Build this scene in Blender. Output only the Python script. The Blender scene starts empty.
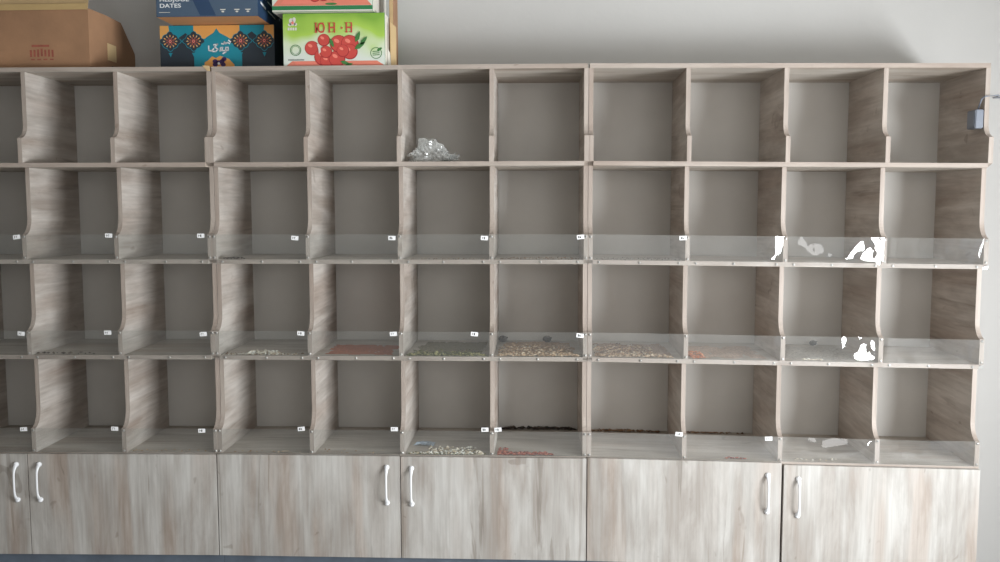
import bpy, bmesh, math, random
from mathutils import Vector, Matrix, noise
C = bpy.context.scene.collection
SC = bpy.context.scene
PI = math.pi

# ------------------------------------------------------------------ camera
F_PX = 860.24
CAM = Vector((1.3098, -3.4175, 1.5301))
YAW, PITCH, ROLL = 0.0423, -0.0844, 0.0016
ROT = Matrix.Rotation(YAW, 3, 'Z') @ Matrix.Rotation(PITCH, 3, 'X') @ Matrix.Rotation(ROLL, 3, 'Y')
cd = bpy.data.cameras.new('camera'); cam = bpy.data.objects.new('camera', cd); C.objects.link(cam)
cd.sensor_width = 36; cd.lens = F_PX * 36 / 1000; cd.clip_start = .05
m = Matrix.Identity(4)
right, fwd, up = ROT.col[0], ROT.col[1], ROT.col[2]
for i in range(3):
    m[i][0] = right[i]; m[i][1] = up[i]; m[i][2] = -fwd[i]; m[i][3] = CAM[i]
cam.matrix_world = m
SC.camera = cam

def at(px, py, Y):
    """the point on the plane y = Y seen at a pixel of the 1000 x 562 frame"""
    d = ROT @ Vector(((px - 500) / F_PX, 1, -(py - 281) / F_PX))
    t = (Y - CAM.y) / d.y
    return CAM + d * t

# ------------------------------------------------------------------ world, light, exposure
w = bpy.data.worlds.new('world'); SC.world = w; w.use_nodes = True
w.node_tree.nodes['Background'].inputs[0].default_value = (.62, .72, .85, 1)
w.node_tree.nodes['Background'].inputs[1].default_value = .6
def area(name, loc, direction, sx, sy, power, col):
    l = bpy.data.lights.new(name, 'AREA'); l.shape = 'RECTANGLE'; l.size = sx; l.size_y = sy
    l.energy = power; l.color = col
    o = bpy.data.objects.new(name, l); C.objects.link(o); o.location = loc
    o.rotation_euler = Vector(direction).to_track_quat('-Z', 'Z').to_euler()
    return o
# daylight through the glazed doorway in the right wall
area('doorway_daylight', (4.04, -2.3, 1.05), (-1, 0, 0), .75, 1.9, 150, (.93, .97, 1.0))
# added soft fill from behind the camera, stands for no known window
area('front_fill_light', (3.1, -5.14, 2.05), (0, 1, 0), 1.6, 1.0, 15, (1.0, .97, .94))
SC.view_settings.view_transform = 'Standard'; SC.view_settings.look = 'None'
SC.view_settings.exposure = 0.52; SC.view_settings.gamma = 1
SC.view_settings.use_curve_mapping = False
SC.cycles.max_bounces = 10; SC.cycles.transparent_max_bounces = 16
SC.cycles.caustics_reflective = False; SC.cycles.caustics_refractive = False

# ------------------------------------------------------------------ materials
def lin(c):
    return tuple(((v / 255) / 12.92 if v / 255 <= .04045 else ((v / 255 + .055) / 1.055) ** 2.4) for v in c) + (1,)
def mat(name, rgb, rough=.6, metal=0, bump=0, bscale=80, var=0, vscale=4):
    mt = bpy.data.materials.new(name); mt.use_nodes = True
    nt = mt.node_tree; b = nt.nodes['Principled BSDF']
    b.inputs['Base Color'].default_value = lin(rgb); b.inputs['Roughness'].default_value = rough
    b.inputs['Metallic'].default_value = metal
    tc = nt.nodes.new('ShaderNodeTexCoord')
    if var:
        n = nt.nodes.new('ShaderNodeTexNoise'); n.inputs['Scale'].default_value = vscale; n.inputs['Detail'].default_value = 6
        r = nt.nodes.new('ShaderNodeValToRGB')
        lo = [max(0, c * (1 - var)) for c in rgb]; hi = [min(255, c * (1 + var)) for c in rgb]
        r.color_ramp.elements[0].color = lin(lo); r.color_ramp.elements[1].color = lin(hi)
        r.color_ramp.elements[0].position = .3; r.color_ramp.elements[1].position = .7
        nt.links.new(tc.outputs['Object'], n.inputs['Vector']); nt.links.new(n.outputs[0], r.inputs[0])
        nt.links.new(r.outputs[0], b.inputs['Base Color'])
    if bump:
        n = nt.nodes.new('ShaderNodeTexNoise'); n.inputs['Scale'].default_value = bscale; n.inputs['Detail'].default_value = 5
        bp = nt.nodes.new('ShaderNodeBump'); bp.inputs['Strength'].default_value = bump; bp.inputs['Distance'].default_value = .01
        nt.links.new(tc.outputs['Object'], n.inputs['Vector']); nt.links.new(n.outputs[0], bp.inputs['Height'])
        nt.links.new(bp.outputs[0], b.inputs['Normal'])
    return mt

def wood(name, axis, base, dark, pale, warm, rough=.55, streak=.5):
    """whitewashed oak laminate, grain along one axis"""
    mt = bpy.data.materials.new(name); mt.use_nodes = True
    nt = mt.node_tree; N = nt.nodes; L = nt.links; b = N['Principled BSDF']
    b.inputs['Roughness'].default_value = rough
    tc = N.new('ShaderNodeTexCoord'); oi = N.new('ShaderNodeObjectInfo')
    mul = N.new('ShaderNodeVectorMath'); mul.operation = 'SCALE'; mul.inputs['Scale'].default_value = 37.0
    comb = N.new('ShaderNodeCombineXYZ')
    for i in range(3): L.new(oi.outputs['Random'], comb.inputs[i])
    L.new(comb.outputs[0], mul.inputs[0])
    add = N.new('ShaderNodeVectorMath'); L.new(tc.outputs['Object'], add.inputs[0]); L.new(mul.outputs[0], add.inputs[1])
    def nz(scale, stretch, detail, rgh=.55, dist=0):
        mp = N.new('ShaderNodeMapping'); s = [1, 1, 1]; s['xyz'.index(axis)] = 1 / stretch
        mp.inputs['Scale'].default_value = s; L.new(add.outputs[0], mp.inputs['Vector'])
        n = N.new('ShaderNodeTexNoise'); n.inputs['Scale'].default_value = scale; n.inputs['Detail'].default_value = detail
        n.inputs['Roughness'].default_value = rgh; n.inputs['Distortion'].default_value = dist
        L.new(mp.outputs[0], n.inputs['Vector']); return n
    def ramp(n, stops):
        r = N.new('ShaderNodeValToRGB'); e = r.color_ramp.elements
        while len(e) < len(stops): e.new(.5)
        for k, (p, c) in enumerate(stops): e[k].position = p; e[k].color = c
        L.new(n.outputs[0], r.inputs[0]); return r
    def mix(a, bsock, fac, mode='MIX'):
        x = N.new('ShaderNodeMix'); x.data_type = 'RGBA'; x.blend_type = mode
        L.new(a, x.inputs[6]); L.new(bsock, x.inputs[7])
        if isinstance(fac, float): x.inputs[0].default_value = fac
        else: L.new(fac, x.inputs[0])
        return x.outputs[2]
    W = (1, 1, 1, 1); K = (0, 0, 0, 1)
    bands = ramp(nz(9, 9, 3, .5, .3), [(.36, lin(warm)), (.46, lin(base)), (.54, lin(pale)), (.62, lin(base))])
    clouds = ramp(nz(10, 4.5, 6, .62, .35), [(.40, lin(dark)), (.60, lin(pale))])
    col = mix(bands.outputs[0], clouds.outputs[0], .45)
    fine = ramp(nz(90, 26, 4, .6), [(.35, (.80, .79, .78, 1)), (.6, W)])
    col = mix(col, fine.outputs[0], .7, 'MULTIPLY')
    crack = ramp(nz(16, 16, 6, .5, .9), [(.0, K), (.33, (.5, .45, .4, 1)), (.36, W)])
    col = mix(col, crack.outputs[0], streak, 'MULTIPLY')
    spots = ramp(nz(14, 1.8, 2, .5, 1.2), [(.0, (.5, .46, .42, 1)), (.26, (.6, .56, .52, 1)), (.30, W)])
    col = mix(col, spots.outputs[0], .55, 'MULTIPLY')
    L.new(col, b.inputs['Base Color'])
    bp = N.new('ShaderNodeBump'); bp.inputs['Strength'].default_value = .12; bp.inputs['Distance'].default_value = .002
    L.new(nz(120, 20, 4).outputs[0], bp.inputs['Height']); L.new(bp.outputs[0], b.inputs['Normal'])
    return mt

BASE, DARK, PALE, WARM = (176, 169, 162), (146, 138, 130), (196, 193, 188), (170, 153, 140)
WZ = wood('oak_laminate_upright', 'z', BASE, DARK, PALE, WARM)
WY = wood('oak_laminate_deep', 'y', (190, 178, 168), (150, 138, 128), (210, 202, 194), (176, 158, 145), streak=.35)
WX = wood('oak_laminate_wide', 'x', (186, 177, 166), (158, 148, 137), (204, 197, 188), (178, 160, 145), streak=.35)
EDGE = wood('oak_edge_band', 'z', (172, 159, 149), (160, 145, 134), (184, 172, 162), (168, 152, 141), streak=.1)
EDGEX = wood('oak_edge_band_wide', 'x', (172, 159, 149), (160, 145, 134), (184, 172, 162), (168, 152, 141), streak=.1)
BACK = mat('grey_hardboard', (214, 211, 206), .8, bump=.05, bscale=40, var=.03, vscale=3)
PLASTER = mat('painted_plaster', (196, 194, 191), .85, bump=.12, bscale=18, var=.015, vscale=1.3)
DULLP = mat('dull_grey_plaster', (150, 146, 140), .9, bump=.1, var=.03)
CEIL = mat('ceiling_paint', (205, 204, 200), .9, bump=.05, var=.01)
FLOORM = mat('worn_floor_tile', (188, 186, 184), .5, bump=.05, var=.12, vscale=6)
PLINTH = mat('slate_blue_plinth', (92, 102, 114), .6, var=.08, vscale=12)
WHITEP = mat('white_handle_enamel', (235, 236, 238), .25, bump=.01)
STEEL = mat('zinc_screw', (190, 188, 184), .35, .8, var=.1, vscale=300)
TAGW = mat('white_label_paper', (242, 242, 242), .7, bump=.02)
INK = mat('black_ink', (30, 30, 32), .6, bump=.02)

def film_mat(name, haze, gloss_rough, reflect):
    mt = bpy.data.materials.new(name); mt.use_nodes = True; nt = mt.node_tree; N = nt.nodes; L = nt.links
    for n in list(N): N.remove(n)
    out = N.new('ShaderNodeOutputMaterial'); tr = N.new('ShaderNodeBsdfTransparent'); gl = N.new('ShaderNodeBsdfGlossy')
    df = N.new('ShaderNodeBsdfDiffuse'); gl.inputs['Roughness'].default_value = gloss_rough
    gl.inputs['Color'].default_value = (1, 1, 1, 1)
    tr.inputs['Color'].default_value = (.97, .98, .98, 1); df.inputs['Color'].default_value = lin((215, 215, 212))
    lw = N.new('ShaderNodeLayerWeight'); lw.inputs['Blend'].default_value = .5
    pw = N.new('ShaderNodeMath'); pw.operation = 'POWER'; pw.inputs[1].default_value = 5; L.new(lw.outputs['Facing'], pw.inputs[0])
    fr = N.new('ShaderNodeMath'); fr.operation = 'MULTIPLY_ADD'; fr.inputs[1].default_value = 1 - reflect; fr.inputs[2].default_value = reflect
    L.new(pw.outputs[0], fr.inputs[0])
    m1 = N.new('ShaderNodeMixShader'); m2 = N.new('ShaderNodeMixShader')
    nz = N.new('ShaderNodeTexNoise'); nz.inputs['Scale'].default_value = 25; nz.inputs['Detail'].default_value = 4
    tc = N.new('ShaderNodeTexCoord'); L.new(tc.outputs['Object'], nz.inputs['Vector'])
    mr = N.new('ShaderNodeMapRange'); mr.inputs['To Min'].default_value = haze * .5; mr.inputs['To Max'].default_value = haze * 1.5
    L.new(nz.outputs[0], mr.inputs['Value']); L.new(mr.outputs[0], m1.inputs[0])
    L.new(tr.outputs[0], m1.inputs[1]); L.new(df.outputs[0], m1.inputs[2])
    L.new(fr.outputs[0], m2.inputs[0]); L.new(m1.outputs[0], m2.inputs[1]); L.new(gl.outputs[0], m2.inputs[2])
    L.new(m2.outputs[0], out.inputs[0]); return mt
ACRYL = film_mat('clear_acrylic', .03, .06, .03)
FILM = film_mat('soft_clear_film', .10, .03, .06)
BAGM = film_mat('crumpled_polythene', .30, .14, .05)

# ------------------------------------------------------------------ helpers
def link(name, me, mats, parent=None, loc=None):
    o = bpy.data.objects.new(name, me); C.objects.link(o)
    for mt in (mats if isinstance(mats, (list, tuple)) else [mats]): me.materials.append(mt)
    if parent: o.parent = parent
    if loc: o.location = loc
    return o
def from_bm(name, bm, mats, parent=None, loc=None, smooth=False):
    me = bpy.data.meshes.new(name)
    bmesh.ops.recalc_face_normals(bm, faces=bm.faces)
    if smooth:
        for f in bm.faces: f.smooth = True
    bm.to_mesh(me); bm.free(); return link(name, me, mats, parent, loc)
def bm_box(bm, x0, x1, y0, y1, z0, z1, mi=0, front=None):
    v = [bm.verts.new((x, y, z)) for x in (x0, x1) for y in (y0, y1) for z in (z0, z1)]
    out = []
    for k, idx in enumerate([(0, 1, 3, 2), (4, 6, 7, 5), (0, 4, 5, 1), (2, 3, 7, 6), (0, 2, 6, 4), (1, 5, 7, 3)]):
        f = bm.faces.new([v[i] for i in idx]); f.material_index = mi; out.append(f)
    if front is not None: out[2].material_index = front
    return out
def box(name, x0, x1, y0, y1, z0, z1, mats, parent=None, front=None, bev=0):
    bm = bmesh.new(); bm_box(bm, x0, x1, y0, y1, z0, z1, 0, front)
    if bev: bmesh.ops.bevel(bm, geom=list(bm.edges), offset=bev, segments=2, affect='EDGES')
    return from_bm(name, bm, mats, parent)
def prism_x(bm, prof, x0, x1, edge_mi=None):
    """a closed (y,z) outline extruded along x; faces that look to the front get edge_mi"""
    a = [bm.verts.new((x0, y, z)) for y, z in prof]; b = [bm.verts.new((x1, y, z)) for y, z in prof]
    bm.faces.new(a); bm.faces.new(list(reversed(b)))
    n = len(prof)
    for i in range(n):
        j = (i + 1) % n
        f = bm.faces.new([a[i], b[i], b[j], a[j]])
        if edge_mi is not None and max(prof[i][0], prof[j][0]) < .1: f.material_index = edge_mi
def empty(name, loc=(0, 0, 0), rot=(0, 0, 0)):
    o = bpy.data.objects.new(name, None); C.objects.link(o); o.location = loc; o.rotation_euler = rot
    o.empty_display_size = .1; return o
def tag(o, label, cat, group=None, kind=None):
    o['label'] = label; o['category'] = cat
    if group: o['group'] = group
    if kind: o['kind'] = kind
    return o
def struct(o): o['kind'] = 'structure'; return o
def tube(bm, pts, radii, seg=10, flat=None):
    rings = []
    for i, p in enumerate(pts):
        p = Vector(p); d = (Vector(pts[min(i + 1, len(pts) - 1)]) - Vector(pts[max(i - 1, 0)])).normalized()
        s = d.cross(Vector((1, 0, 0)))
        if s.length < .2: s = d.cross(Vector((0, 1, 0)))
        s.normalize(); t = d.cross(s).normalized()
        r = radii[i] if isinstance(radii, (list, tuple)) else radii
        ra, rb = r if isinstance(r, tuple) else (r, r)
        rings.append([bm.verts.new(p + s * (math.cos(k * 2 * PI / seg) * ra) + t * (math.sin(k * 2 * PI / seg) * rb)) for k in range(seg)])
    for a, b in zip(rings, rings[1:]):
        for k in range(seg): bm.faces.new([a[k], a[(k + 1) % seg], b[(k + 1) % seg], b[k]])
    bm.faces.new(rings[0]); bm.faces.new(list(reversed(rings[-1])))

# ------------------------------------------------------------------ the room
BY = .47
FZ = -.10                           # floor level
XL, XR, YF, H = -5.0, 4.1, -5.2, 3.1
struct(box('floor', XL - .1, XR + .1, YF - .1, BY + .1, FZ - .1, FZ, FLOORM))
struct(box('ceiling', XL - .1, XR + .1, YF - .1, BY + .1, H, H + .1, CEIL))
struct(box('wall_back', XL - .1, XR + .1, BY, BY + .1, FZ, H, PLASTER))
struct(box('wall_left', XL - .1, XL, YF, BY, FZ, H, DULLP))
bm = bmesh.new()
for a in ((YF, -2.76, FZ, H), (-1.84, BY, FZ, H), (-2.76, -1.84, 2.1, H)): bm_box(bm, XR, XR + .1, a[0], a[1], a[2], a[3])
struct(from_bm('wall_right', bm, PLASTER))
bm = bmesh.new()
for a in ((XL, 2.25, FZ, H), (3.95, XR, FZ, H), (2.25, 3.95, FZ, 1.5), (2.25, 3.95, 2.6, H)): bm_box(bm, a[0], a[1], YF - .1, YF, a[2], a[3])
struct(from_bm('wall_front', bm, PLASTER))

# ------------------------------------------------------------------ shelving units
D = .44; T = .0173; LIP = .100; SET = .045
ZS = [1.706, 1.317, .926]           # middle of the three upper shelf boards
Z5 = .529                           # upper face of the lowest shelf
ZT = 2.098                          # upper face of the top board
def profile(z0, z1, rise):
    p = [(D - .004, z0), (0, z0), (0, z0 + LIP)]
    for k in range(1, 10):
        t = k / 9 * PI / 2
        p.append((SET * math.sin(t) ** 1.15, z0 + LIP + rise * (1 - math.cos(t) ** .9 if k < 9 else 1)))
    p += [(SET, z1), (D - .004, z1)]
    return p
ROWS = [(ZS[0] + T / 2, ZT - T, .055), (ZS[1] + T / 2, ZS[0] - T / 2, .075), (ZS[2] + T / 2, ZS[1] - T / 2, .075), (Z5, ZS[2] - T / 2, .08)]

def divider_mesh(z0, z1, rise):
    bm = bmesh.new(); prism_x(bm, [(y, z - z0) for y, z in profile(z0, z1, rise)], -T / 2, T / 2, 1)
    me = bpy.data.meshes.new('divider'); bmesh.ops.recalc_face_normals(bm, faces=bm.faces); bm.to_mesh(me); bm.free()
    me.materials.append(WY); me.materials.append(EDGE); return me
DIV = [divider_mesh(*r) for r in ROWS]

def side_mesh():
    pr = [(D, .1), (0, .1)]
    for z0, z1, rise in reversed(ROWS):
        pr += profile(z0, z1, rise)[1:-1]
    # step back out to the full depth under each next shelf
    q = []
    for i, (y, z) in enumerate(pr): q.append((y, z))
    q += [(D, ZT - T)]
    bm = bmesh.new(); prism_x(bm, q, 0, T, 1)
    me = bpy.data.meshes.new('side_panel'); bmesh.ops.recalc_face_normals(bm, faces=bm.faces); bm.to_mesh(me); bm.free()
    me.materials.append(WY); me.materials.append(EDGE); return me
SIDE = side_mesh()

def handle_mesh():
    bm = bmesh.new(); L = .074
    pts = []; rad = []
    for k in range(25):
        t = k / 24; z = -L + 2 * L * t; e = abs(2 * t - 1)
        y = -.018 * (1 - e ** 5) - .004 - .003 * (1 - e ** 2)
        r = .0044 + .0046 * max(0, e - .62) / .38
        pts.append((0, y, z)); rad.append((.0035 + .002 * e ** 4, r))
    tube(bm, pts, rad, 12)
    for s in (-1, 1):
        tube(bm, [(0, .0, s * L), (0, -.004, s * L), (0, -.008, s * L), (0, -.011, s * (L - .001))], [(.011, .011), (.011, .011), (.010, .0085), (.006, .005)], 14)
        tube(bm, [(0, -.003, s * (L + .009)), (0, -.006, s * (L + .002)), (0, -.012, s * (L - .008))], [(.003, .008), (.004, .0075), (.004, .006)], 10)
    me = bpy.data.meshes.new('handle'); bmesh.ops.recalc_face_normals(bm, faces=bm.faces)
    for f in bm.faces: f.smooth = True
    bm.to_mesh(me); bm.free(); me.materials.append(WHITEP); return me
HANDLE = handle_mesh()
def screw_mesh():
    bm = bmesh.new()
    bmesh.ops.create_uvsphere(bm, u_segments=10, v_segments=6, radius=.0048)
    for v in bm.verts: v.co.y = max(-1, v.co.y * .5)
    bm_box(bm, -.0035, .0035, -.0027, -.0020, -.0005, .0005, 1)
    me = bpy.data.meshes.new('screw'); bm.to_mesh(me); bm.free(); me.materials.append(STEEL); me.materials.append(INK); return me
SCREW = screw_mesh()
def tag_mesh(seed):
    r = random.Random(seed); bm = bmesh.new()
    bm_box(bm, -.0145, .0145, -.0006, 0, -.0085, .0085, 0)
    x = -.009                                       # an unreadable printed figure
    for k in range(r.choice((2, 3))):
        bm_box(bm, x, x + .0016, -.0008, -.0005, -.0045, .0045, 1)
        bm_box(bm, x, x + .0045, -.0008, -.0005, r.choice((-.0045, .0030, -.0008)), 0.0045 if r.random() < .3 else -.0008 + .0016 * (k + 1) * .5 + .001, 1)
        x += .0068
    me = bpy.data.meshes.new('price_tag'); bmesh.ops.recalc_face_normals(bm, faces=bm.faces); bm.to_mesh(me); bm.free()
    me.materials.append(TAGW); me.materials.append(INK); return me
TAGS = [tag_mesh(k) for k in range(5)]

def strip_mesh(xa, xb, z0, z1, wavy, seed, pins):
    bm = bmesh.new()
    if not wavy:
        bm_box(bm, xa + .001, xb - .001, -.0018, -.0004, z0, z1)
    else:
        nx, nz_ = int((xb - xa) / .006), 20; g = []
        for i in range(nx + 1):
            x = xa + .001 + (xb - xa - .002) * i / nx; row = []
            near = min(min(abs(x - p) for p in pins[:-1]), xb - .001 - x)
            bay = max(k for k in range(len(pins)) if pins[k] <= x + .01); bay = min(bay, len(pins) - 2)
            A, pk, lean, nzs, fw = wavy[bay][:5]; vb = wavy[bay][5] if len(wavy[bay]) > 5 else 0
            q = min(1, max(0, (x - pins[bay]) / (pins[bay + 1] - pins[bay])))
            for j in range(nz_ + 1):
                t = j / nz_; z = z0 + (z1 - z0) * t
                pp = pk + lean * (t - .5)
                e = q / pp if q < pp else (1 - q) / (1 - pp)
                e = e * e * (3 - 2 * e) * .5 + .5 * e
                n1 = noise.noise(Vector((x * 11 + seed * 9.1, t * 1.1 + x * 3, seed * 3.3)))
                n2 = noise.noise(Vector((x * 26 + seed * 4.7, t * 2.2 - x * 6, seed)))
                hold = min(1, near / .045); hold = hold * hold * (3 - 2 * hold)
                y = -.0012 - A * e * min(1, .35 + 3 * t) - fw * t * min(1, near / .02) - nzs * hold * (n1 + .35 * n2 + .3) * min(1, .3 + 3 * t) - vb * math.sin(PI * t) * (.3 + .7 * e) * hold
                row.append(bm.verts.new((x, min(y, -.001), z)))
            g.append(row)
        for i in range(nx):
            for j in range(nz_): bm.faces.new([g[i][j], g[i + 1][j], g[i + 1][j + 1], g[i][j + 1]]).smooth = True
    return bm

def surface_y(me_o, x):
    return -.002
def build_unit(origin, th, tilt, xa, xb, divs, label, doors, wavy, tags, seed):
    """xa..xb along local x; divs the middles of the three dividers; doors (x0,x1,z_top,handle_x)"""
    u = empty('shelving_unit', origin, (0, 0, th)); tag(u, label, 'shelving unit', 'scalloped oak shelving units along the wall')
    for x in (xa, xb - T):
        link('side_panel', SIDE if not SIDE.users or True else SIDE, [], u, (x, 0, 0))
    for z0, me in zip([r[0] for r in ROWS], DIV):
        for c in divs: link('divider', me, [], u, (c, 0, z0))
    for z in ZS:
        box('shelf', xa + T, xb - T, 0, D - .004, z - T / 2, z + T / 2, [WX, EDGEX], u, front=1)
    box('shelf', xa + T, xb - T, 0.001, D - .004, Z5 - T, Z5, [WX, EDGEX], u, front=1)
    box('top_board', xa + .003, xb - .003, SET - .004, D, ZT - T, ZT, [WX, EDGEX], u, front=1)
    box('back_panel', xa, xb, D, D + .004, .1, ZT, BACK, u)
    box('partition', (xa + xb) / 2 - T / 2, (xa + xb) / 2 + T / 2, .003, D - .004, .1, Z5 - T, [WZ, EDGE], u, front=1)
    box('bottom_board', xa + T, xb - T, .003, D - .004, .1, .1 + T, [WX, EDGEX], u, front=1)
    bm = bmesh.new(); v = [bm.verts.new(p) for p in
        [(xa, .035, FZ + tilt * xa), (xb, .035, FZ + tilt * xb), (xb, .42, FZ + tilt * xb), (xa, .42, FZ + tilt * xa),
         (xa, .035, .1), (xb, .035, .1), (xb, .42, .1), (xa, .42, .1)]]
    for f in ((0, 1, 2, 3), (4, 5, 6, 7), (0, 1, 5, 4), (1, 2, 6, 5), (2, 3, 7, 6), (3, 0, 4, 7)): bm.faces.new([v[i] for i in f])
    pl = from_bm('plinth', bm, PLINTH, u); pl['label'] = 'slate blue recessed plinth'
    for x0, x1, zt, hx, hz in doors:
        dr = box('door', x0, x1, -.0195, -.0015, .102, zt, [WZ, EDGE], u, bev=.0008)
        h = link('handle', HANDLE, [], dr, (hx, -.0195, zt - hz)); h['label'] = 'white bow handle'
    pins = [xa + T / 2] + list(divs) + [xb - T / 2]
    for k, zc in enumerate((ZS[1], ZS[2], Z5)):
        z0 = zc - T / 2 if k < 2 else Z5 - .001
        zl = zc + T / 2 if k < 2 else Z5
        z1 = zl + LIP + .001
        s = from_bm('clear_strip', strip_mesh(xa, xb, z0, z1, wavy[k], seed + k * 1.7, pins), FILM if wavy[k] else ACRYL, u)
        s['label'] = 'wavy clear film strip' if wavy[k] else 'clear front strip'
        zm = zc if k < 2 else None
        for p in pins:
            for z in (zl + LIP - .008, zl + .008): link('screw', SCREW, [], s, (p, -.0025, z))
        if zm:
            for a, b in zip(pins, pins[1:]):
                for f in ((a + .033), (a + b) / 2 + .012 * math.sin(a * 30 + k), b - .033): link('screw', SCREW, [], s, (f, -.0025, zm))
        rr = random.Random(seed * 10 + k)
        for px, py in tags[k]:
            # pixel on the film plane -> local coordinates
            q = at(px, py, 0); lx = q.x - origin[0]
            for _ in range(3):
                q = at(px, py, origin[1] + lx * math.sin(th)); lx = (q.x - origin[0]) / math.cos(th)
            lz = q.z + lx * tilt
            t_ = link('price_tag', TAGS[rr.randrange(5)], [], s, (lx, -.0026 - (.012 if wavy[k] and False else 0), lz))
            t_.rotation_euler = (0, rr.uniform(-.12, .12), 0); t_['label'] = 'small white price tag'
    if tilt:                                         # the boards sink a little towards the right end
        for o in list(C.objects):
            if o.type != 'MESH': continue
            if o.parent is u:
                if o.name.startswith(('divider', 'side_panel')): o.location.z -= tilt * o.location.x
                else:
                    for v in o.data.vertices: v.co.z -= tilt * v.co.x
            elif o.parent and o.parent.parent is u: o.location.z -= tilt * o.location.x
    return u

# link() appends materials; meshes that already carry theirs are passed with []
B = .375
W2 = 1.5225
build_unit((.0024, 0, 0), .0238, 0, -W2, -.0002, [-1.14, -.764, -.388],
    'left oak shelving unit under the carton and the stacked boxes', 
    [(-W2 + .002, -.785, .526, -.83, .117), (-.782, -.002, .5265, -.735, .117)], (0, 0, 0),
    ([(17, 237), (109, 235.5), (201, 235.7)], [(21.5, 333.5), (108, 332.5), (203.5, 334)], [(24, 429), (115, 428.5), (202, 430.5)]), 1)
build_unit((.0024, 0, 0), 0, 0, .0005, W2 - .0100, [.391, .763, 1.129],
    'middle oak shelving unit with the plastic bag in its top row',
    [(.002, .7555, .5275, .702, .119), (.7585, W2 - .012, .526, .803, .121)], (0, 0, 0),
    ([(295, 238), (392, 238), (484.5, 238), (580.5, 237)], [(301, 333.3), (393.5, 333.8), (474.5, 334), (580, 335.5)],
     [(301.5, 428.7), (394.5, 429), (485, 429.5), (498, 429.5)]), 5)
build_unit((W2 - .0072, 0, 0), -.0165, .0104, .0005, W2 + .015, [.389, .7675, 1.1455],
    'right oak shelving unit fronted by wavy glossy plastic film',
    [(.002, .7705, .5285, .716, .124), (.7795, W2 + .013, .521, .836, .129)], (
        [(.0, .5, 0, .0005, 0), (.009, .80, .10, .0012, 0), (.0095, .64, .30, .0040, .002), (.004, .90, .1, .0016, .019)],
        [(.0, .5, 0, .0005, 0), (.008, .84, .10, .0012, 0), (.0085, .60, -.5, .0042, -.004, .003), (.004, .9, .1, .0014, .015)],
        [(.0, .5, 0, .0005, 0), (.005, .82, .10, .0014, -.002, .002), (.010, .78, .4, .0030, -.003, .009), (.006, .2, .1, .0024, .002, .005)]),
    ([(683, 238)], [], [(679, 434), (768.5, 438.5)]), 8)

# ------------------------------------------------------------------ cartons on top of the units
def flat(name, rgb, rough=.55): return mat(name, rgb, rough, bump=.01, bscale=30, var=.02, vscale=8)
KRAFT = mat('brown_corrugated_card', (158, 120, 90), .8, bump=.08, bscale=60, var=.06, vscale=7)
KRAFTD = mat('dull_inner_card', (184, 156, 116), .85, bump=.05, var=.06, vscale=9)
TAPE = mat('yellowed_parcel_tape', (188, 160, 112), .35, bump=.03, var=.04)
STAMP = mat('faded_red_stamp', (150, 82, 66), .8, var=.1, vscale=40)
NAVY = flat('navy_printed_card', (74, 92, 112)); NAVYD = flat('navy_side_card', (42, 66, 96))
CHAR = flat('charcoal_printed_card', (44, 54, 64)); TEAL = flat('teal_printed_card', (28, 140, 160))
OCHRE = flat('ochre_printed_card', (232, 168, 92)); UNDER = flat('orange_brown_card', (206, 148, 100), .8)
PRINTW = flat('white_print', (232, 234, 236)); MAROON = flat('maroon_print', (150, 84, 74)); PURPLE = flat('purple_print', (66, 44, 96))
RED = flat('tomato_red_print', (196, 72, 64)); REDL = flat('light_red_print', (232, 130, 112)); REDD = flat('dark_red_print', (158, 40, 44))
LEAF = flat('leaf_green_print', (62, 120, 60)); PEACH = flat('salmon_print', (220, 128, 106)); GREEND = flat('deep_green_band', (42, 122, 74))
PALEC = flat('pale_card', (216, 212, 202)); SAND = flat('sand_coloured_card', (204, 176, 132))

def green_print():
    mt = bpy.data.materials.new('green_fading_print'); mt.use_nodes = True; nt = mt.node_tree; N = nt.nodes; L = nt.links
    b = N['Principled BSDF']; b.inputs['Roughness'].default_value = .5
    tc = N.new('ShaderNodeTexCoord'); sp = N.new('ShaderNodeSeparateXYZ'); L.new(tc.outputs['Object'], sp.inputs[0])
    n = N.new('ShaderNodeTexNoise'); n.inputs['Scale'].default_value = 9; n.inputs['Detail'].default_value = 1; L.new(tc.outputs['Object'], n.inputs['Vector'])
    ad = N.new('ShaderNodeMath'); ad.operation = 'MULTIPLY_ADD'; ad.inputs[1].default_value = .16; L.new(n.outputs[0], ad.inputs[0]); L.new(sp.outputs['Z'], ad.inputs[2])
    mr = N.new('ShaderNodeMapRange'); mr.inputs['From Min'].default_value = .08; mr.inputs['From Max'].default_value = .30; L.new(ad.outputs[0], mr.inputs['Value'])
    r = N.new('ShaderNodeValToRGB'); e = r.color_ramp.elements; e[0].color = lin((214, 220, 210)); e[0].position = .15
    e[1].color = lin((124, 168, 60)); e[1].position = .95
    x = e.new(.42); x.color = lin((208, 220, 186)); x = e.new(.6); x.color = lin((168, 202, 84))
    L.new(mr.outputs[0], r.inputs[0]); L.new(r.outputs[0], b.inputs['Base Color']); return mt
GREEN = green_print()

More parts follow.
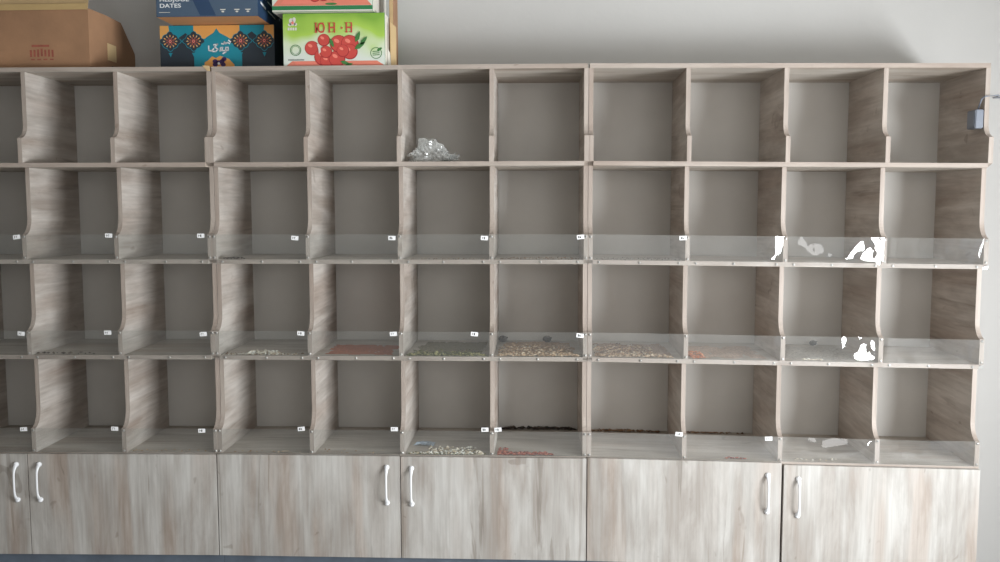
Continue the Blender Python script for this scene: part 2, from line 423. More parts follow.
def carton(name, px, py_top, py_bot, Y, depth, faces, loc_rz=0, zb=None, ztop=None):
    """an upright box whose front face spans pixel columns px on the plane Y; returns (root, width, height)"""
    a = at(px[0], (py_top + py_bot) / 2, Y); b = at(px[1], (py_top + py_bot) / 2, Y)
    z0 = at(px[0], py_bot, Y).z if zb is None else zb
    z1 = at(px[0], py_top, Y).z if ztop is None else ztop
    r = empty(name, (a.x, Y, z0), (0, 0, loc_rz)); Wd = b.x - a.x; Hh = z1 - z0
    bm = bmesh.new(); f = bm_box(bm, 0, Wd, 0, depth, 0, Hh)
    # order: left, right, front, back, bottom, top
    mats = []
    for k, fc in enumerate(f):
        mt = faces[k]
        if mt not in mats: mats.append(mt)
        fc.material_index = mats.index(mt)
    bmesh.ops.bevel(bm, geom=list(bm.edges), offset=.0012, segments=2, affect='EDGES')
    from_bm('body', bm, mats, r)
    return r, Wd, Hh
def circ(cx, cz, rx, rz=None, n=18, rot=0):
    rz = rz or rx
    return [(cx + rx * math.cos(k * 2 * PI / n) * math.cos(rot) - rz * math.sin(k * 2 * PI / n) * math.sin(rot),
             cz + rx * math.cos(k * 2 * PI / n) * math.sin(rot) + rz * math.sin(k * 2 * PI / n) * math.cos(rot)) for k in range(n)]
def ring(cx, cz, r, w_, n=24):
    """thin ring as quads"""
    out = []
    for k in range(n):
        a, b = k * 2 * PI / n, (k + 1) * 2 * PI / n
        out.append([(cx + r * math.cos(a), cz + r * math.sin(a)), (cx + r * math.cos(b), cz + r * math.sin(b)),
                    (cx + (r - w_) * math.cos(b), cz + (r - w_) * math.sin(b)), (cx + (r - w_) * math.cos(a), cz + (r - w_) * math.sin(a))])
    return out
def stroke(pts, w_):
    out = []
    for (x0, z0), (x1, z1) in zip(pts, pts[1:]):
        d = Vector((x1 - x0, z1 - z0)); n = Vector((-d.y, d.x)).normalized() * w_ / 2; e = d.normalized() * w_ * .3
        out.append([(x0 + n.x - e.x, z0 + n.y - e.y), (x1 + n.x + e.x, z1 + n.y + e.y), (x1 - n.x + e.x, z1 - n.y + e.y), (x0 - n.x - e.x, z0 - n.y - e.y)])
    return out
def prints(name, parent, shapes, Wd, Hh, uw, uh, side=None):
    """printed patches: (material, [(u,v)...], layer) in a uw x uh frame with v down; clipped to the face"""
    bm = bmesh.new(); mats = []
    for mt, pts, ly in shapes:
        if mt not in mats: mats.append(mt)
        ps = []
        for u, v in pts:
            u = min(max(u, .3), uw - .3); v = min(max(v, .3), uh - .3)
            ps.append((u / uw * Wd, Hh - v / uh * Hh))
        clean = [p for i, p in enumerate(ps) if (Vector(p) - Vector(ps[i - 1])).length > 1e-5]
        if len(clean) < 3: continue
        if side is None: vs = [bm.verts.new((x, -.0004 - .0002 * ly, z)) for x, z in clean]
        else: vs = [bm.verts.new((side + .0004 + .0002 * ly, x, z)) for x, z in clean]
        try: f = bm.faces.new(vs); f.material_index = mats.index(mt)
        except ValueError: pass
    me = bpy.data.meshes.new(name); bm.to_mesh(me); bm.free()
    return link(name, me, mats, parent)
def lettering(text, size, loc, mt, parent, spacing=1.0, rot=(PI / 2, 0, 0), sx=1.0, bold=0):
    c = bpy.data.curves.new('lettering', 'FONT'); c.body = text; c.size = size; c.space_character = spacing; c.extrude = .0002; c.offset = bold
    t_ = bpy.data.objects.new('lettering', c); C.objects.link(t_)
    me = bpy.data.meshes.new_from_object(t_.evaluated_get(bpy.context.evaluated_depsgraph_get()))
    bpy.data.objects.remove(t_); bpy.data.curves.remove(c); me.materials.clear(); me.materials.append(mt)
    o = bpy.data.objects.new('lettering', me); C.objects.link(o)
    o.parent = parent; o.location = loc; o.rotation_euler = rot; o.scale.x = sx; return o

# big brown carton at the left end: its flaps up, the far top corner crushed down
def brown_carton():
    Y = .075; z0 = ZT + .002
    xr = at(89, 40, Y).x; xl = at(-52, 40, Y).x; zt = at(89, 8, Y).z; Hh = zt - z0
    r = empty('cardboard_carton', (xl, Y, z0)); Wd = xr - xl; Dp = .40
    tag(r, 'large brown cardboard carton with faded red stamp and crushed right corner', 'carton')
    bm = bmesh.new()
    def poly(pts, mi=0):
        f = bm.faces.new([bm.verts.new(p) for p in pts]); f.material_index = mi
    poly([(0, 0, 0), (Wd, 0, 0), (Wd, 0, Hh), (0, 0, Hh * .97)])
    # right side bulges slightly and folds in towards the crushed back corner
    s = [(Wd, 0), (Wd + .012, .12), (Wd + .014, .25), (Wd + .006, Dp - .012), (Wd + .002, Dp)]
    top = [Hh, Hh * .99, Hh * .97, Hh * .52, Hh * .46]
    for (a, b), (ta, tb) in zip(zip(s, s[1:]), zip(top, top[1:])):
        poly([(a[0], a[1], 0), (b[0], b[1], 0), (b[0], b[1], tb), (a[0], a[1], ta)])
    poly([(Wd + .002, Dp, 0), (0, Dp, 0), (0, Dp, Hh * .9), (Wd * .8, Dp, Hh * .85), (Wd + .002, Dp, Hh * .46)])
    poly([(0, Dp, 0), (0, 0, 0), (0, 0, Hh * .97), (0, Dp, Hh * .9)])
    poly([(0, 0, 0), (0, Dp, 0), (Wd + .002, Dp, 0), (Wd, 0, 0)])
    t = [(Wd, 0, top[0]), (Wd + .012, .12, top[1]), (Wd + .014, .25, top[2]), (Wd + .006, Dp - .012, top[3]), (Wd + .002, Dp, top[4]), (Wd * .8, Dp, Hh * .85)]
    c = (Wd * .8, .12, Hh * .985)
    for a, b in zip(t, t[1:]): poly([a, b, c])
    poly([(0, 0, Hh * .97), (Wd, 0, Hh), c]); poly([(0, 0, Hh * .97), c, (Wd * .8, Dp, Hh * .85), (0, Dp, Hh * .9)])
    bmesh.ops.remove_doubles(bm, verts=bm.verts, dist=1e-4)
    from_bm('body', bm, KRAFT, r)
    # raised front flap with a taped edge
    bm = bmesh.new(); hf = .06
    v = [(0, -.002, Hh * .97), (Wd, -.002, Hh), (Wd, .012, Hh + hf), (0, .012, Hh * .97 + hf), (0, .001, Hh * .97), (Wd, .001, Hh), (Wd, .015, Hh + hf), (0, .015, Hh * .97 + hf)]
    v = [bm.verts.new(p) for p in v]
    for f in ((0, 1, 2, 3), (4, 5, 6, 7), (0, 1, 5, 4), (1, 2, 6, 5), (2, 3, 7, 6), (3, 0, 4, 7)): bm.faces.new([v[i] for i in f])
    from_bm('flap', bm, KRAFTD, r)
    tp = box('tape', -.0, Wd + .0005, -.0036, -.0026, Hh - .006, Hh + .018, TAPE, r); tp['label'] = 'strip of yellowed tape along the top edge'
    def loc(px, py):
        q = at(px, py, Y); return q.x - xl, q.z - z0
    # faded red stamp: an outlined block with rough bars
    a = loc(29, 42); b = loc(55, 60)
    rr = random.Random(4); bm = bmesh.new()
    def q4(x0, x1, zz0, zz1):
        bm.faces.new([bm.verts.new(p) for p in ((x0, -.0006, zz0), (x1, -.0006, zz0), (x1, -.0006, zz1), (x0, -.0006, zz1))])
    w_, h_ = b[0] - a[0], a[1] - b[1]
    q4(a[0] + .1 * w_, a[0] + .8 * w_, b[1] + .72 * h_, b[1] + .84 * h_)
    for k in range(7): q4(a[0] + k * w_ / 7 + .002, a[0] + (k + .72) * w_ / 7, b[1] + (.16 + .05 * rr.random()) * h_, b[1] + (.55 + .1 * rr.random()) * h_)
    for k in range(4): q4(a[0] + (.05 + k * .25) * w_, a[0] + (.2 + k * .25) * w_, b[1], b[1] + .07 * h_)
    from_bm('stamp', bm, STAMP, r)
    # side label and hand hole, on the right face
    lb = box('paper_label', Wd + .0125, Wd + .0135, .125, .20, .055, .125, SAND, r); lb['label'] = 'sand coloured paper label'
    bm = bmesh.new(); tube(bm, [(Wd + .010, .165, .022), (Wd + .0135, .165, .022)], .013, 16); h = from_bm('hand_hole', bm, INK, r); h['label'] = 'small dark hole'
brown_carton()

# teal and charcoal dates carton with the arabesque print
YT = .15
r, Wd, Hh = carton('dates_carton', (160, 274.5), 25.5, 66, YT, .245, [CHAR, CHAR, CHAR, CHAR, CHAR, CHAR], zb=ZT + .001, ztop=at(200, 25.2, YT).z)
tag(r, 'teal, ochre and charcoal carton with ornate medallions and white Arabic script', 'carton')
sh = []
U, V = 114.5, 41.5
sh.append((TEAL, [(7, 0), (108, 0), (108, 6), (100, 12), (92, 6), (80, 14), (34, 14), (26, 7), (18, 12), (8, 7)], 1))
sh.append((OCHRE, [(0, 0), (9, 0), (10, 7), (5, 12), (0, 14)], 2)); sh.append((OCHRE, [(105, 0), (114.5, 0), (114.5, 14), (109, 11), (104, 6)], 2))
sh.append((OCHRE, [(34, 0), (80, 0), (80, 6), (75, 13), (68, 12), (57, 5), (47, 12), (40, 13), (34, 7)], 2))
sh.append((TEAL, [(57, 3), (60, 7), (68, 11), (74, 15), (79, 22), (82, 26), (82, 41.5), (34, 41.5), (34, 26), (37, 21), (42, 15), (47, 11), (54, 7)], 3))
for cx in (10.5, 34, 81, 104.5):
    star = []
    for k in range(32):
        a = k * 2 * PI / 32; rad_ = 8.6 + 1.0 * abs(math.cos(4 * a)) + 2.2 * abs(math.cos(2 * a)) ** 6; star.append((cx + rad_ * math.cos(a), 14.5 + rad_ * .82 * math.sin(a)))
    sh.append((TEAL, star, 4)); sh.append((CHAR, [(cx + (x - cx) * .93, 14.5 + (z - 14.5) * .93) for x, z in star], 5))
    for k in range(12):
        a = k * 2 * PI / 12; sh.append((OCHRE if k % 2 else SAND, circ(cx + 6.2 * math.cos(a), 14.5 + 4.9 * math.sin(a), 1.15, .6, 8, a), 6))
    for k in range(8):
        a = k * 2 * PI / 8 + .39; sh.append((MAROON, circ(cx + 3.5 * math.cos(a), 14.5 + 2.8 * math.sin(a), 1.4, .8, 10, a), 6))
    sh.append((REDL, circ(cx, 14.5, 1.5), 6)); sh.append((CHAR, circ(cx, 14.5, .6), 7))
    sh.append((TEAL, [(cx - 2, 25), (cx + 2, 25), (cx, 29)], 4))
# white script as brush strokes
for st in ([(49, 19), (49, 23), (52, 23.5), (54, 21.5)], [(54, 18), (58, 17.6), (55, 20), (58, 22), (56, 24), (53, 24)], [(60, 23.5), (62, 23), (63, 20.5), (60.8, 20.6), (60.5, 23)],
           [(63, 23.3), (66, 23.3), (68.5, 23), (68.5, 20.5), (66, 20.5), (66, 24.5), (63, 26)], [(62, 17), (64, 17.4), (65, 15.5), (66, 17), (68, 16), (70, 17)], [(69, 14), (71, 15.5)]):
    for q_ in stroke(st, 1.3): sh.append((PRINTW, q_, 8))
sh.append((OCHRE, [(44, 41.5), (44.5, 34), (48, 32), (52, 28.5), (56, 30), (60, 28), (65, 29.5), (69, 31), (71, 33), (74, 36), (75, 41.5)], 5))
for cx, cz in ((55, 33), (62, 33), (64, 31), (55, 36), (63, 36), (58.5, 34)): sh.append((PURPLE, circ(cx, cz, 2.6, 2.0, 12), 6 + (cx > 60)))
sh.append((PRINTW, circ(58.6, 35, 1.2), 8))
prints('printed_front', r, sh, Wd, Hh, U, V)
# pale torn corner of card under the junction
# navy dates carton lying across it and overhanging forward
zc = at(200, 25.2, YT).z
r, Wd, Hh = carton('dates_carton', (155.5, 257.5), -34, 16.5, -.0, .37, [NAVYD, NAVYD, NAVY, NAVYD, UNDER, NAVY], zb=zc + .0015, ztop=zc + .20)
tag(r, 'dark navy carton of dates lying on the teal carton, overhanging forward', 'carton')
px2 = Wd / 102
lettering('DATES', .0215, (.014, -.0008, .036), PRINTW, r, 1.0, sx=1.35, bold=.0004)
lettering('MEDJOOL', .0215, (.014, -.0008, .060), PRINTW, r, 1.0, sx=1.25, bold=.0004)
sh = [(PRINTW, [(2.5, 11.2), (14, 11.2), (14, 11.8), (2.5, 11.8)], 1)]
V = Hh / px2
for cx in (67, 81, 92):
    sh += [(PALEC, [(cx - 3, V - 7), (cx + 3, V - 7), (cx + 2.2, V - 6), (cx - 2.2, V - 6)], 1), (PALEC, circ(cx, V - 4.6, 1.4, .8), 1)]
sh[0] = (PALEC, [(3, V - 4.6), (14, V - 4.6), (14, V - 4.1), (3, V - 4.1)], 1)
sh += [(NAVYD, [(36, V - 18), (52, V - 18), (60, V - 1), (44, V - 1)], 0)]
prints('printed_front', r, sh[-1:], Wd, Hh, 102, V)
prints('printed_line', r, sh[:1], Wd, Hh, 102, V)
for k in range(3): prints('printed_emblem', r, sh[1 + 2 * k:3 + 2 * k], Wd, Hh, 102, V)
sh = []
for k in range(4):
    v0 = 12 + k * 11; sh += [(PRINTW, q_, 1) for q_ in stroke([(10, v0 - 3), (26, v0)], 3)] + [(PRINTW, q_, 1) for q_ in stroke([(34, v0 + 1), (60, v0 + 4)], 2.2)]
prints('printed_side', r, sh, .37, Hh, 100, 60, side=Wd)

# green cherry tomato cartons
YG = .055
r, Wd, Hh = carton('tomato_carton', (283, 385), 13, 66, YG, .30, [GREEND, PALEC, GREEN, GREEN, PALEC, GREEN], zb=ZT + .001, ztop=at(330, 13, YG).z)
tag(r, 'lower green and white carton printed with a heap of red tomatoes', 'carton', 'tomato cartons')
U, V = 102., 53.
def tomatoes(ox, oz, s):
    out = []
    T_ = [(29, 35, 7, 0), (41, 27, 6, 0), (40, 44, 8.5, 0), (44, 48, 7, 0), (54, 46, 8, 1), (56, 31, 8.5, 1), (67, 31, 8.5, 2), (67, 39, 7.5, 1), (60, 38, 6, 1), (43, 39, 6, 2)]
    for i, (x, z, q, l) in enumerate(T_):
        x, z, q = ox + x * s, oz + z * s, q * s
        out += [(REDD, circ(x, z, q * 1.04, n=22), 2 + i), (RED, circ(x - .2 * s, z - .3 * s, q * .94, n=22), 2.4 + i), (REDL, circ(x - q * .25, z - q * .35, q * .35, q * .22, 12, .5), 2.8 + i)]
    for x, z, a, l in ((77, 33, -.6, 6.5), (81, 28, -.9, 5.5), (75, 24, -1.2, 6), (49, 30, 1.2, 5), (62, 50, .3, 5), (66, 52, -.3, 4)):
        out.append((LEAF, [(ox + (x + math.cos(a) * u - math.sin(a) * v) * s, oz + (z + math.sin(a) * u + math.cos(a) * v) * s) for u, v in ((-l, 0), (-l * .3, -l * .38), (l * .5, -l * .25), (l, 0), (l * .5, l * .25), (-l * .3, l * .38))], 15))
    out.append((PALEC, [(ox + a * s, oz + b * s) for a, b in ((34, 31), (37, 32), (38, 39), (36, 41), (35.5, 36))], 14))
    return out
sh = [(PEACH, [(9, 48), (94, 48), (101, 53), (3, 53)], 1), (REDL, [(12, 49), (40, 49.4), (50, 51), (12, 51.5)], 2)] + tomatoes(0, 0, 1.0)
sh += [(LEAF, q_, 2) for q_ in ring(12.5, 37, 5.6, .7)] + [(LEAF, q_, 2) for q_ in ring(12.5, 37, 4.2, .4)]
sh += [(LEAF, q_, 2) for q_ in ring(93, 40.5, 5.8, .7)] + [(LEAF, circ(96.5, 36.6, 2.8, 1.3, 10, -.5), 3)]
for k in range(3): sh.append((LEAF, [(89.5, 38.6 + k * 1.8), (96.5, 38.1 + k * 1.8), (96.5, 38.9 + k * 1.8), (89.5, 39.4 + k * 1.8)], 3))
# pale emblem top left: small plume over two lines of script
for cx, cz, a, b in ((8.5, 7.5, 2.2, 2.6), (11.5, 6.5, 1.8, 2.6), (10, 10.5, 3.2, 1.8), (7, 11.5, 1.8, 1.4), (13, 11, 1.5, 1.6)): sh.append((PALEC, circ(cx, cz, a, b, 10), 2))
sh.append((REDL, circ(10, 9.6, 1.4, 1.6, 10), 3))
for k in range(4): sh.append((PALEC, [(5 + k * 2.4, 14.4), (6.8 + k * 2.4, 14.2), (6.8 + k * 2.4, 17), (5 + k * 2.4, 17)], 2))
for k in range(13): sh.append((CHAR, [(5 + k * 1.25, 46.2), (5.9 + k * 1.25, 46.2), (5.9 + k * 1.25, 47.3), (5 + k * 1.25, 47.3)], 2))
prints('printed_front', r, sh, Wd, Hh, U, V)
s_ = Wd / U
for ch, u in (('Ю', 32), ('Н', 45.5), ('·', 57.5), ('Н', 62.5)):
    lettering(ch, .052, (u * s_, -.0026, Hh - 19 * s_), RED, r, sx=.82 if ch != '·' else 1, bold=.0009)
    # serifs under and over the uprights
    if ch != '·':
        lt = [u + 1.2, u + (5.2 if ch == 'Н' else 7.5)]
        prints('letter_serif', r, [(RED, [(c_ - 1.4, v_), (c_ + 1.8, v_), (c_ + 1.8, v_ + .7), (c_ - 1.4, v_ + .7)], 10) for c_ in lt for v_ in (9.6, 18.7)], Wd, Hh, U, V)
zg = at(330, 13, YG).z
r2, Wd2, Hh2 = carton('tomato_carton', (271.5, 372.5), -38, 13.2, YG - .02, .31, [GREEND, PALEC, GREEN, GREEN, PALEC, GREEN], zb=zg + .0015, ztop=zg + .0015 + Hh)
tag(r2, 'upper of the two green tomato cartons, shifted a little left on the other', 'carton', 'tomato cartons')
s2 = Wd2 / 101
sh = [(PALEC, [(0, 51.3), (102, 51.3), (102, 53), (0, 53)], 1), (GREEND, [(0, 47.2), (102, 47.2), (102, 51.3), (0, 51.3)], 1),
      (PEACH, [(8, 39), (94, 39), (101, 47), (1, 47)], 1), (REDL, [(12, 41), (44, 41), (50, 45), (9, 45)], 2), (LEAF, circ(60, 45.5, 6, 1.2), 3)] + tomatoes(6, -4, .86)
prints('printed_front', r2, sh, Wd2, Hh2, U, V)

# narrow kraft carton and a pale board standing at the end of the row
r, Wd, Hh = carton('narrow_carton', (389.3, 393.5), -20, 66, .14, .11, [KRAFT, KRAFT, KRAFTD, KRAFT, KRAFT, KRAFT], zb=ZT + .001, ztop=ZT + .40)
tag(r, 'narrow brown carton standing upright beyond the tomato cartons', 'carton')
bm = bmesh.new()
a0 = at(386, 20, .075); 
for mi, pts in ((0, [(390.3, 22), (396, 27), (396.4, 65.5), (391, 65.5)]), (1, [(387.5, 48), (390.0, 53), (391, 65.5), (387.6, 65.5)])):
    q_ = [at(px, py, .10) for px, py in pts]; q_ = [Vector((p.x, .10 + .0 * i, max(p.z, ZT + .001))) for i, p in enumerate(q_)]
    f1 = [bm.verts.new(p) for p in q_]; f2 = [bm.verts.new(p + Vector((0, .004, 0))) for p in q_]
    for fc in ([f1, list(reversed(f2))] + [[f1[i], f1[(i + 1) % 4], f2[(i + 1) % 4], f2[i]] for i in range(4)]):
        bm.faces.new(fc).material_index = mi
o = from_bm('folded_card', bm, [SAND, PALEC]); tag(o, 'pale folded scrap of card leaning at the end of the boxes', 'card')
# chip of pale card on the joint of the top boards
bm = bmesh.new(); p = at(207, 66, .03)
vs = [bm.verts.new(v) for v in ((p.x - .022, .036, ZT + .004), (p.x + .006, .036, ZT + .003), (p.x + .008, .038, ZT - .018), (p.x - .004, .038, ZT - .016),
      (p.x - .022, .0405, ZT + .004), (p.x + .006, .0405, ZT + .003), (p.x + .008, .0405, ZT - .018), (p.x - .004, .0405, ZT - .016))]
for f in ((0, 1, 2, 3), (4, 5, 6, 7), (0, 1, 5, 4), (1, 2, 6, 5), (2, 3, 7, 6), (3, 0, 4, 7)): bm.faces.new([vs[i] for i in f])
o = from_bm('card_scrap', bm, SAND); tag(o, 'small torn scrap of sand coloured card under the teal carton', 'scrap')

# ------------------------------------------------------------------ crumpled plastic bag
def bag():
    bm = bmesh.new(); p0 = at(431, 160, .10); zf = ZS[0] + T / 2
    bmesh.ops.create_icosphere(bm, subdivisions=5, radius=1)
    for v in bm.verts:
        d = v.co.copy()
        n = sum(abs(noise.noise(d * f + Vector((f, 2, 1)))) / f * 2.2 for f in (1.6, 3.4, 7.0, 14.0))
        k = .62 + .55 * n
        x, y, z = d.x * k, d.y * k, d.z * k
        hgt = .052 * (1.15 - .55 * max(0, x)) * (1.0 if x < .2 else .75)
        v.co = Vector((x * .093 - .004, y * .06, max(-.30 + .02 * noise.noise(d * 6), z) * hgt + .30 * .05))
        v.co.z *= 1.28
        if v.co.z < .0008: v.co.z = .0008 + .001 * abs(noise.noise(d * 9))
    # a twisted knot of film at the right
    tube(bm, [(.070, -.01, .012), (.080, -.012, .022), (.088, -.008, .030), (.096, -.012, .022), (.104, -.01, .030)], [(.010, .008), (.006, .009), (.012, .006), (.007, .012), (.010, .006)], 9)
    tube(bm, [(.045, -.03, .006), (.062, -.035, .012), (.082, -.03, .008), (.100, -.02, .012)], [(.006, .014), (.004, .01), (.004, .012), (.003, .008)], 8)
    for v in bm.verts: v.co += Vector((noise.noise(v.co * 190), noise.noise(v.co * 170 + Vector((3, 1, 2))), noise.noise(v.co * 180 + Vector((7, 5, 2))))) * .0035
    for v in bm.verts: v.co.z = max(v.co.z, .0006)
    o = from_bm('plastic_bag', bm, BAGM, None, (p0.x + .012, .10, zf + .0006)); tag(o, 'crumpled clear plastic bag in a top row compartment', 'plastic bag')
bag()

# ------------------------------------------------------------------ leftovers of seeds and spices
def crumb_mats(*cols): return [mat('crumb', c, .8, var=.12, vscale=200) for c in cols]
SEEDC = dict(brown=[(120, 88, 62), (150, 116, 84), (92, 68, 50)], dark=[(62, 52, 46), (84, 72, 62), (48, 42, 40)], white=[(236, 230, 218), (214, 204, 186), (190, 174, 150)],
             green=[(104, 104, 62), (168, 160, 116), (70, 70, 44)], tan=[(186, 158, 128), (160, 130, 102), (206, 186, 160)], red=[(150, 76, 60), (120, 58, 48), (176, 110, 90)],
             orange=[(196, 122, 84), (212, 148, 110), (170, 100, 70)], grey=[(128, 120, 112), (106, 98, 92), (150, 142, 134)])
SEEDM = {k: crumb_mats(*v) for k, v in SEEDC.items()}
PD = {}
def SINK(x): return -.0104 * (x - 1.5153) if x > 1.52 else 0
def crumbs(name, label, kind_col, z, patches, seed, big=0):
    """patches: (x0, x1, y0, y1, count, radius, height)"""
    r = random.Random(seed); bm = bmesh.new()
    for x0, x1, y0, y1, n, rad, hp in patches:
        for i in range(n):
            x = r.uniform(x0 + .004, x1 - .004); y = y0 + (y1 - y0) * r.random() ** 1.3
            edge = min(1, min(x - x0, x1 - x) / (.15 * (x1 - x0) + 1e-4))
            q = rad * r.uniform(.6, 1.5); zz = q * .5 + r.random() * hp * edge
            mi = r.randrange(3); a = r.uniform(0, PI)
            dx, dy = math.cos(a), math.sin(a); e = r.uniform(1.0, 1.9); hh = r.uniform(.5, .9)
            y = min(max(y, q * e + .0015), .434 - q * e); zz += SINK(x) + .0004
            ps = [(dx * q * e, dy * q * e, 0), (-dy * q, dx * q, 0), (-dx * q * e, -dy * q * e, 0), (dy * q, -dx * q, 0), (0, 0, q * hh), (0, 0, -q * .5)]
            vs = [bm.verts.new((x + a_, y + b_, z + zz + c_)) for a_, b_, c_ in ps]
            for t in ((0, 1, 4), (1, 2, 4), (2, 3, 4), (3, 0, 4), (1, 0, 5), (2, 1, 5), (3, 2, 5), (0, 3, 5)): bm.faces.new([vs[k] for k in t]).material_index = mi
    o = from_bm(name, bm, SEEDM[kind_col]); tag(o, label, 'seeds', None, 'stuff'); return o
def powder(name, label, rgb, z, x0, x1, y0, y1, h, seed, thick=.012):
    """a low drift of fine crumbs, highest towards one corner"""
    bm = bmesh.new(); nx, ny = 40, 24; g = []
    for i in range(nx + 1):
        row = []
        for j in range(ny + 1):
            u, v = i / nx, j / ny
            e = min(u, 1 - u, v, 1 - v) * 6; e = min(1, e)
            n = noise.noise(Vector((u * 5 + seed, v * 4, seed))) * .5 + .5 + .35 * noise.noise(Vector((u * 22, v * 18, seed)))
            hh = h * max(0, e * n - .30)
            row.append((bm.verts.new((x0 + (x1 - x0) * u, y0 + (y1 - y0) * v, z + SINK(x0 + (x1 - x0) * u) + .0004 + hh)), hh))
        g.append(row)
    for i in range(nx):
        for j in range(ny):
            q = [g[i][j], g[i + 1][j], g[i + 1][j + 1], g[i][j + 1]]
            if max(k[1] for k in q) > 0: bm.faces.new([k[0] for k in q]).smooth = True
    for v in [v for v in bm.verts if not v.link_faces]: bm.verts.remove(v)
    mt = mat('spice_dust', rgb, .95, bump=.5, bscale=260, var=.16, vscale=120)
    o = from_bm(name, bm, mt); tag(o, label, 'spice dust', None, 'stuff'); return o
z2, z3, z4 = ZS[1] + T / 2, ZS[2] + T / 2, Z5

def bx_(px, py): return at(px, py, .03).x
crumbs('dark_crumbs', 'dark crumbs in the second row just right of the left unit joint', 'dark', z2, [(.04, .13, .006, .03, 34, .0035, .004)], 1)
crumbs('brown_seed_dust', 'brown crumbs behind the strip in the second row, left of the middle joint', 'brown', z2, [(1.16, 1.49, .008, .06, 200, .0022, .006), (.80, 1.12, .006, .03, 60, .002, .002)], 2)
crumbs('grey_seed_dust', 'grey brown crumbs behind the strip in the second row, right of the middle joint', 'grey', z2, [(1.545, 1.88, .008, .06, 200, .0022, .006)], 3)
crumbs('pale_crumbs', 'whitish crumbs in the third row right of the left unit joint', 'white', z3, [(.12, .26, .004, .05, 110, .0052, .009), (.03, .34, .004, .03, 90, .003, .003)], 4)
crumbs('brown_husks', 'brown husks in the third row right of the left unit joint', 'brown', z3, [(.03, .36, .004, .05, 130, .0024, .002)], 5)
powder('orange_spice_dust', 'rusty orange spice dust on a third row shelf of the middle unit', (172, 104, 76), z3, .41, .74, .02, .30, .003, 3)
crumbs('green_seeds', 'olive green seeds along the front edge of a third row shelf', 'green', z3, [(.785, 1.11, .003, .018, 420, .0046, .012), (.785, 1.11, .02, .16, 120, .0036, .001)], 6)
PD['green_seeds'] = powder('green_seed_dust', 'thin greenish dust behind the olive green seeds', (132, 126, 108), z3, .785, 1.11, .03, .40, .002, 9)
PD['tan_husks'] = powder('tan_husk_drift', 'tan drift of husks in the third row left of the middle joint', (168, 142, 118), z3, 1.15, 1.49, .006, .40, .018, 5)
crumbs('tan_husks', 'coarse tan husks on the drift left of the middle joint', 'tan', z3, [(1.15, 1.49, .003, .03, 220, .0046, .012), (1.15, 1.46, .004, .24, 380, .0042, .014)], 7)
PD['reddish_husks'] = powder('reddish_husk_drift', 'reddish brown drift of husks in the third row right of the middle joint', (164, 138, 120), z3, 1.545, 1.88, .006, .40, .016, 6)
crumbs('reddish_husks', 'coarse reddish brown husks right of the middle joint', 'tan', z3, [(1.545, 1.86, .003, .03, 160, .0046, .010), (1.545, 1.80, .01, .24, 330, .0040, .012)], 8)
crumbs('brown_seeds', 'small brown seeds scattered over the reddish drift', 'brown', z3, [(1.545, 1.78, .03, .30, 160, .003, .014)], 18)
crumbs('orange_husks', 'orange husks in the corner of the third row, second bay of the right unit', 'orange', z3, [(1.924, 1.99, .004, .14, 120, .0042, .008)], 9)
PD['orange_husks'] = powder('pale_orange_dust', 'pale dust spread from the orange husks', (186, 164, 148), z3, 1.915, 2.26, .01, .36, .008, 7)
powder('grey_flour_dust', 'greyish flour behind the wavy film of the third row', (170, 164, 156), z3, 2.30, 2.64, .01, .38, .010, 8)
crumbs('white_grains', 'few whitish grains on the edge of the third row, third bay of the right unit', 'white', z3, [(2.36, 2.45, .003, .014, 22, .004, .003)], 10)
crumbs('white_nut_bits', 'white nut bits on the lowest shelf, third bay of the middle unit', 'white', z4, [(.86, 1.06, .004, .10, 150, .0052, .008), (.79, 1.10, .003, .02, 110, .0036, .004), (1.05, 1.10, .003, .012, 8, .008, .004)], 11)
crumbs('grey_green_husks', 'grey green husks mixed with the white nut bits', 'green', z4, [(.785, 1.11, .003, .03, 120, .003, .002)], 12)
crumbs('red_berry_bits', 'dark red berry bits along the lowest shelf edge left of the middle joint', 'red', z4, [(1.15, 1.38, .003, .03, 230, .0050, .006), (1.15, 1.20, .02, .10, 60, .004, .002)], 13)
crumbs('dark_seed_line', 'dark line of seeds at the back of the lowest shelf left of the middle joint', 'dark', z4, [(1.15, 1.49, .41, .432, 220, .0050, .009)], 14)
crumbs('brown_seed_line', 'brown line of seeds at the back of the lowest shelf right of the middle joint', 'brown', z4, [(1.545, 1.87, .395, .414, 180, .004, .006), (1.93, 2.24, .395, .412, 120, .0035, .003)], 15)
crumbs('pale_husks', 'few pale husks at the left end of the lowest shelf', 'tan', z4, [(-.36, -.03, .003, .03, 26, .0034, .002), (.05, .36, .003, .03, 20, .003, .002), (.42, .7, .004, .06, 20, .003, .002)], 16)
crumbs('red_flakes', 'few red flakes on the lowest shelf, second bay of the right unit', 'red', z4, [(2.07, 2.16, .003, .02, 26, .0035, .002)], 17)
crumbs('pale_specks', 'few pale specks on the lowest shelf behind the wavy film', 'white', z4, [(2.34, 2.60, .004, .03, 12, .004, .002)], 19)
crumbs('dark_husks', 'dark husks on the third row shelf at the left end', 'dark', z3, [(-.75, -.5, .003, .02, 22, .005, .003)], 20)

for k, o in PD.items():                              # the fine dust belongs to the husks it lies under
    del o['label'], o['category'], o['kind']; o.name = 'fine_dust'; o.parent = bpy.data.objects[k]
b_ = bpy.data.objects['brown_seeds']; del b_['label'], b_['category'], b_['kind']; b_.parent = bpy.data.objects['reddish_husks']
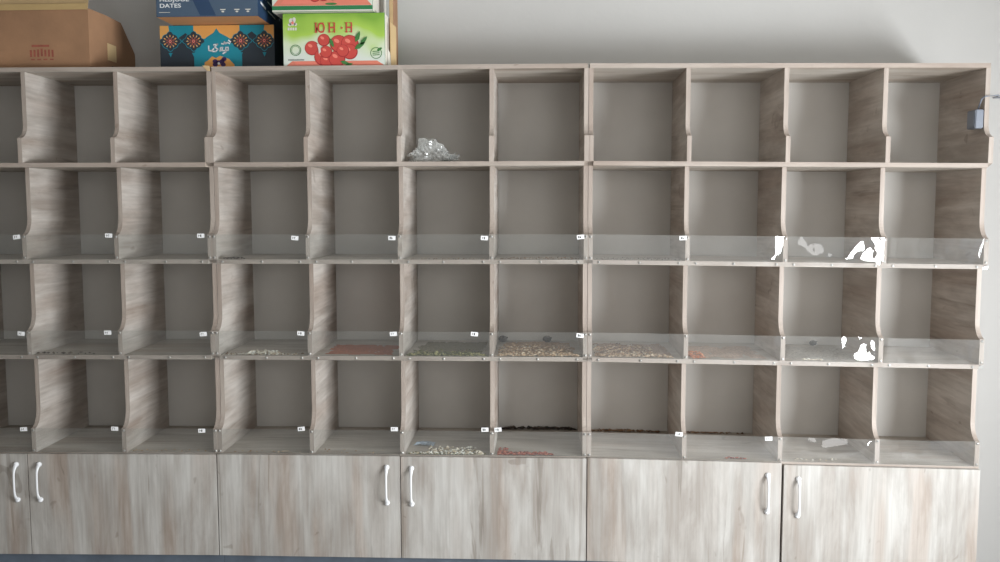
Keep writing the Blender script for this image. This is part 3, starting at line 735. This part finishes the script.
# dried black limes left in the third row
def dried_lime(px, py, z, label, rad=.017):
    p = at(px, py, .36)
    bm = bmesh.new(); bmesh.ops.create_icosphere(bm, subdivisions=3, radius=rad)
    for v in bm.verts:
        d = v.co.normalized(); v.co *= 1 + .08 * noise.noise(d * 3 + Vector((px, 0, 0))) + .04 * noise.noise(d * 9); v.co.x *= 1.12; v.co.z *= .86
    o = from_bm('dried_lime', bm, DARKF, None, (p.x, .36, z + rad * .84 + .004), smooth=True)
    bm = bmesh.new(); tube(bm, [(rad * .9, 0, .004), (rad * 1.2, 0, .006), (rad * 1.3, 0, .006)], [.004, .003, .0015], 8); from_bm('stem', bm, DARKF, o)
    tag(o, label, 'dried fruit', 'dried limes left on the shelf')
DARKF = mat('dried_black_rind', (58, 52, 48), .7, bump=.3, bscale=140, var=.15, vscale=60)
dried_lime(503, 337, z3, 'round dark dried fruit beside the divider, left of two in its bay')
dried_lime(547, 339, z3, 'round dark dried fruit in the middle of its bay, left of the middle joint')
dried_lime(813, 344, z3 + SINK(2.4), 'round dark dried fruit behind the wavy film of the right unit', .014)

# a torn bluish packet on the lowest shelf
bm = bmesh.new(); p = at(424, 438, .16); g = []
for i in range(15):
    row = []
    for j in range(9):
        u, v = i / 14, j / 8
        row.append(bm.verts.new((u * .082 + .01 * v, v * .045 + .01 * math.sin(u * 4), .003 + .010 * abs(noise.noise(Vector((u * 5, v * 3, 4)))) + .004 * (v > .5))))
    g.append(row)
for i in range(14):
    for j in range(8): bm.faces.new([g[i][j], g[i + 1][j], g[i + 1][j + 1], g[i][j + 1]])
bmesh.ops.solidify(bm, geom=list(bm.faces), thickness=.0006)
o = from_bm('torn_packet', bm, mat('pale_blue_wrapper', (196, 208, 220), .35, bump=.1, var=.08, vscale=50), None, (p.x - .04, .12, z4 + .001)); tag(o, 'flat torn pale blue packet on the lowest shelf among nut bits', 'packet')

# ------------------------------------------------------------------ electrical box on the wall return
JB = mat('grey_blue_switch_box', (122, 127, 138), .5, bump=.01, var=.03)
q = at(985, 119.5, .05)
xin = 1.5153 + W2 + .015 - T + .0003
r = empty('switch_box', (xin, .055, q.z)); tag(r, 'small grey blue electrical box high on the rightmost side panel', 'electrical box')
box('body', -.032, 0, -.034, .034, -.036, .036, JB, r, bev=.003)
bm = bmesh.new(); bm_box(bm, -.0345, -.032, -.026, .026, -.027, .027); bmesh.ops.bevel(bm, geom=list(bm.edges), offset=.0008, segments=1, affect='EDGES'); from_bm('cover', bm, JB, r)
zc_ = at(985, 97, .03).z
bm = bmesh.new(); xo = xin + T + .016
tube(bm, [(xin - .008, .055, q.z + .038), (xin - .009, .045, q.z + .050), (xin - .010, .022, zc_ - .006), (xin - .004, .010, zc_), (xo + .010, .008, zc_ + .004), (xo + .06, .10, zc_ + .012), (xo + .14, .30, zc_ + .03), (xo + .25, BY - .006, zc_ + .05), (xo + .6, BY - .006, zc_ + .07)], .003, 8)
tag(from_bm('cable', bm, JB), 'thin grey cable running from the electrical box to the wall', 'cable')
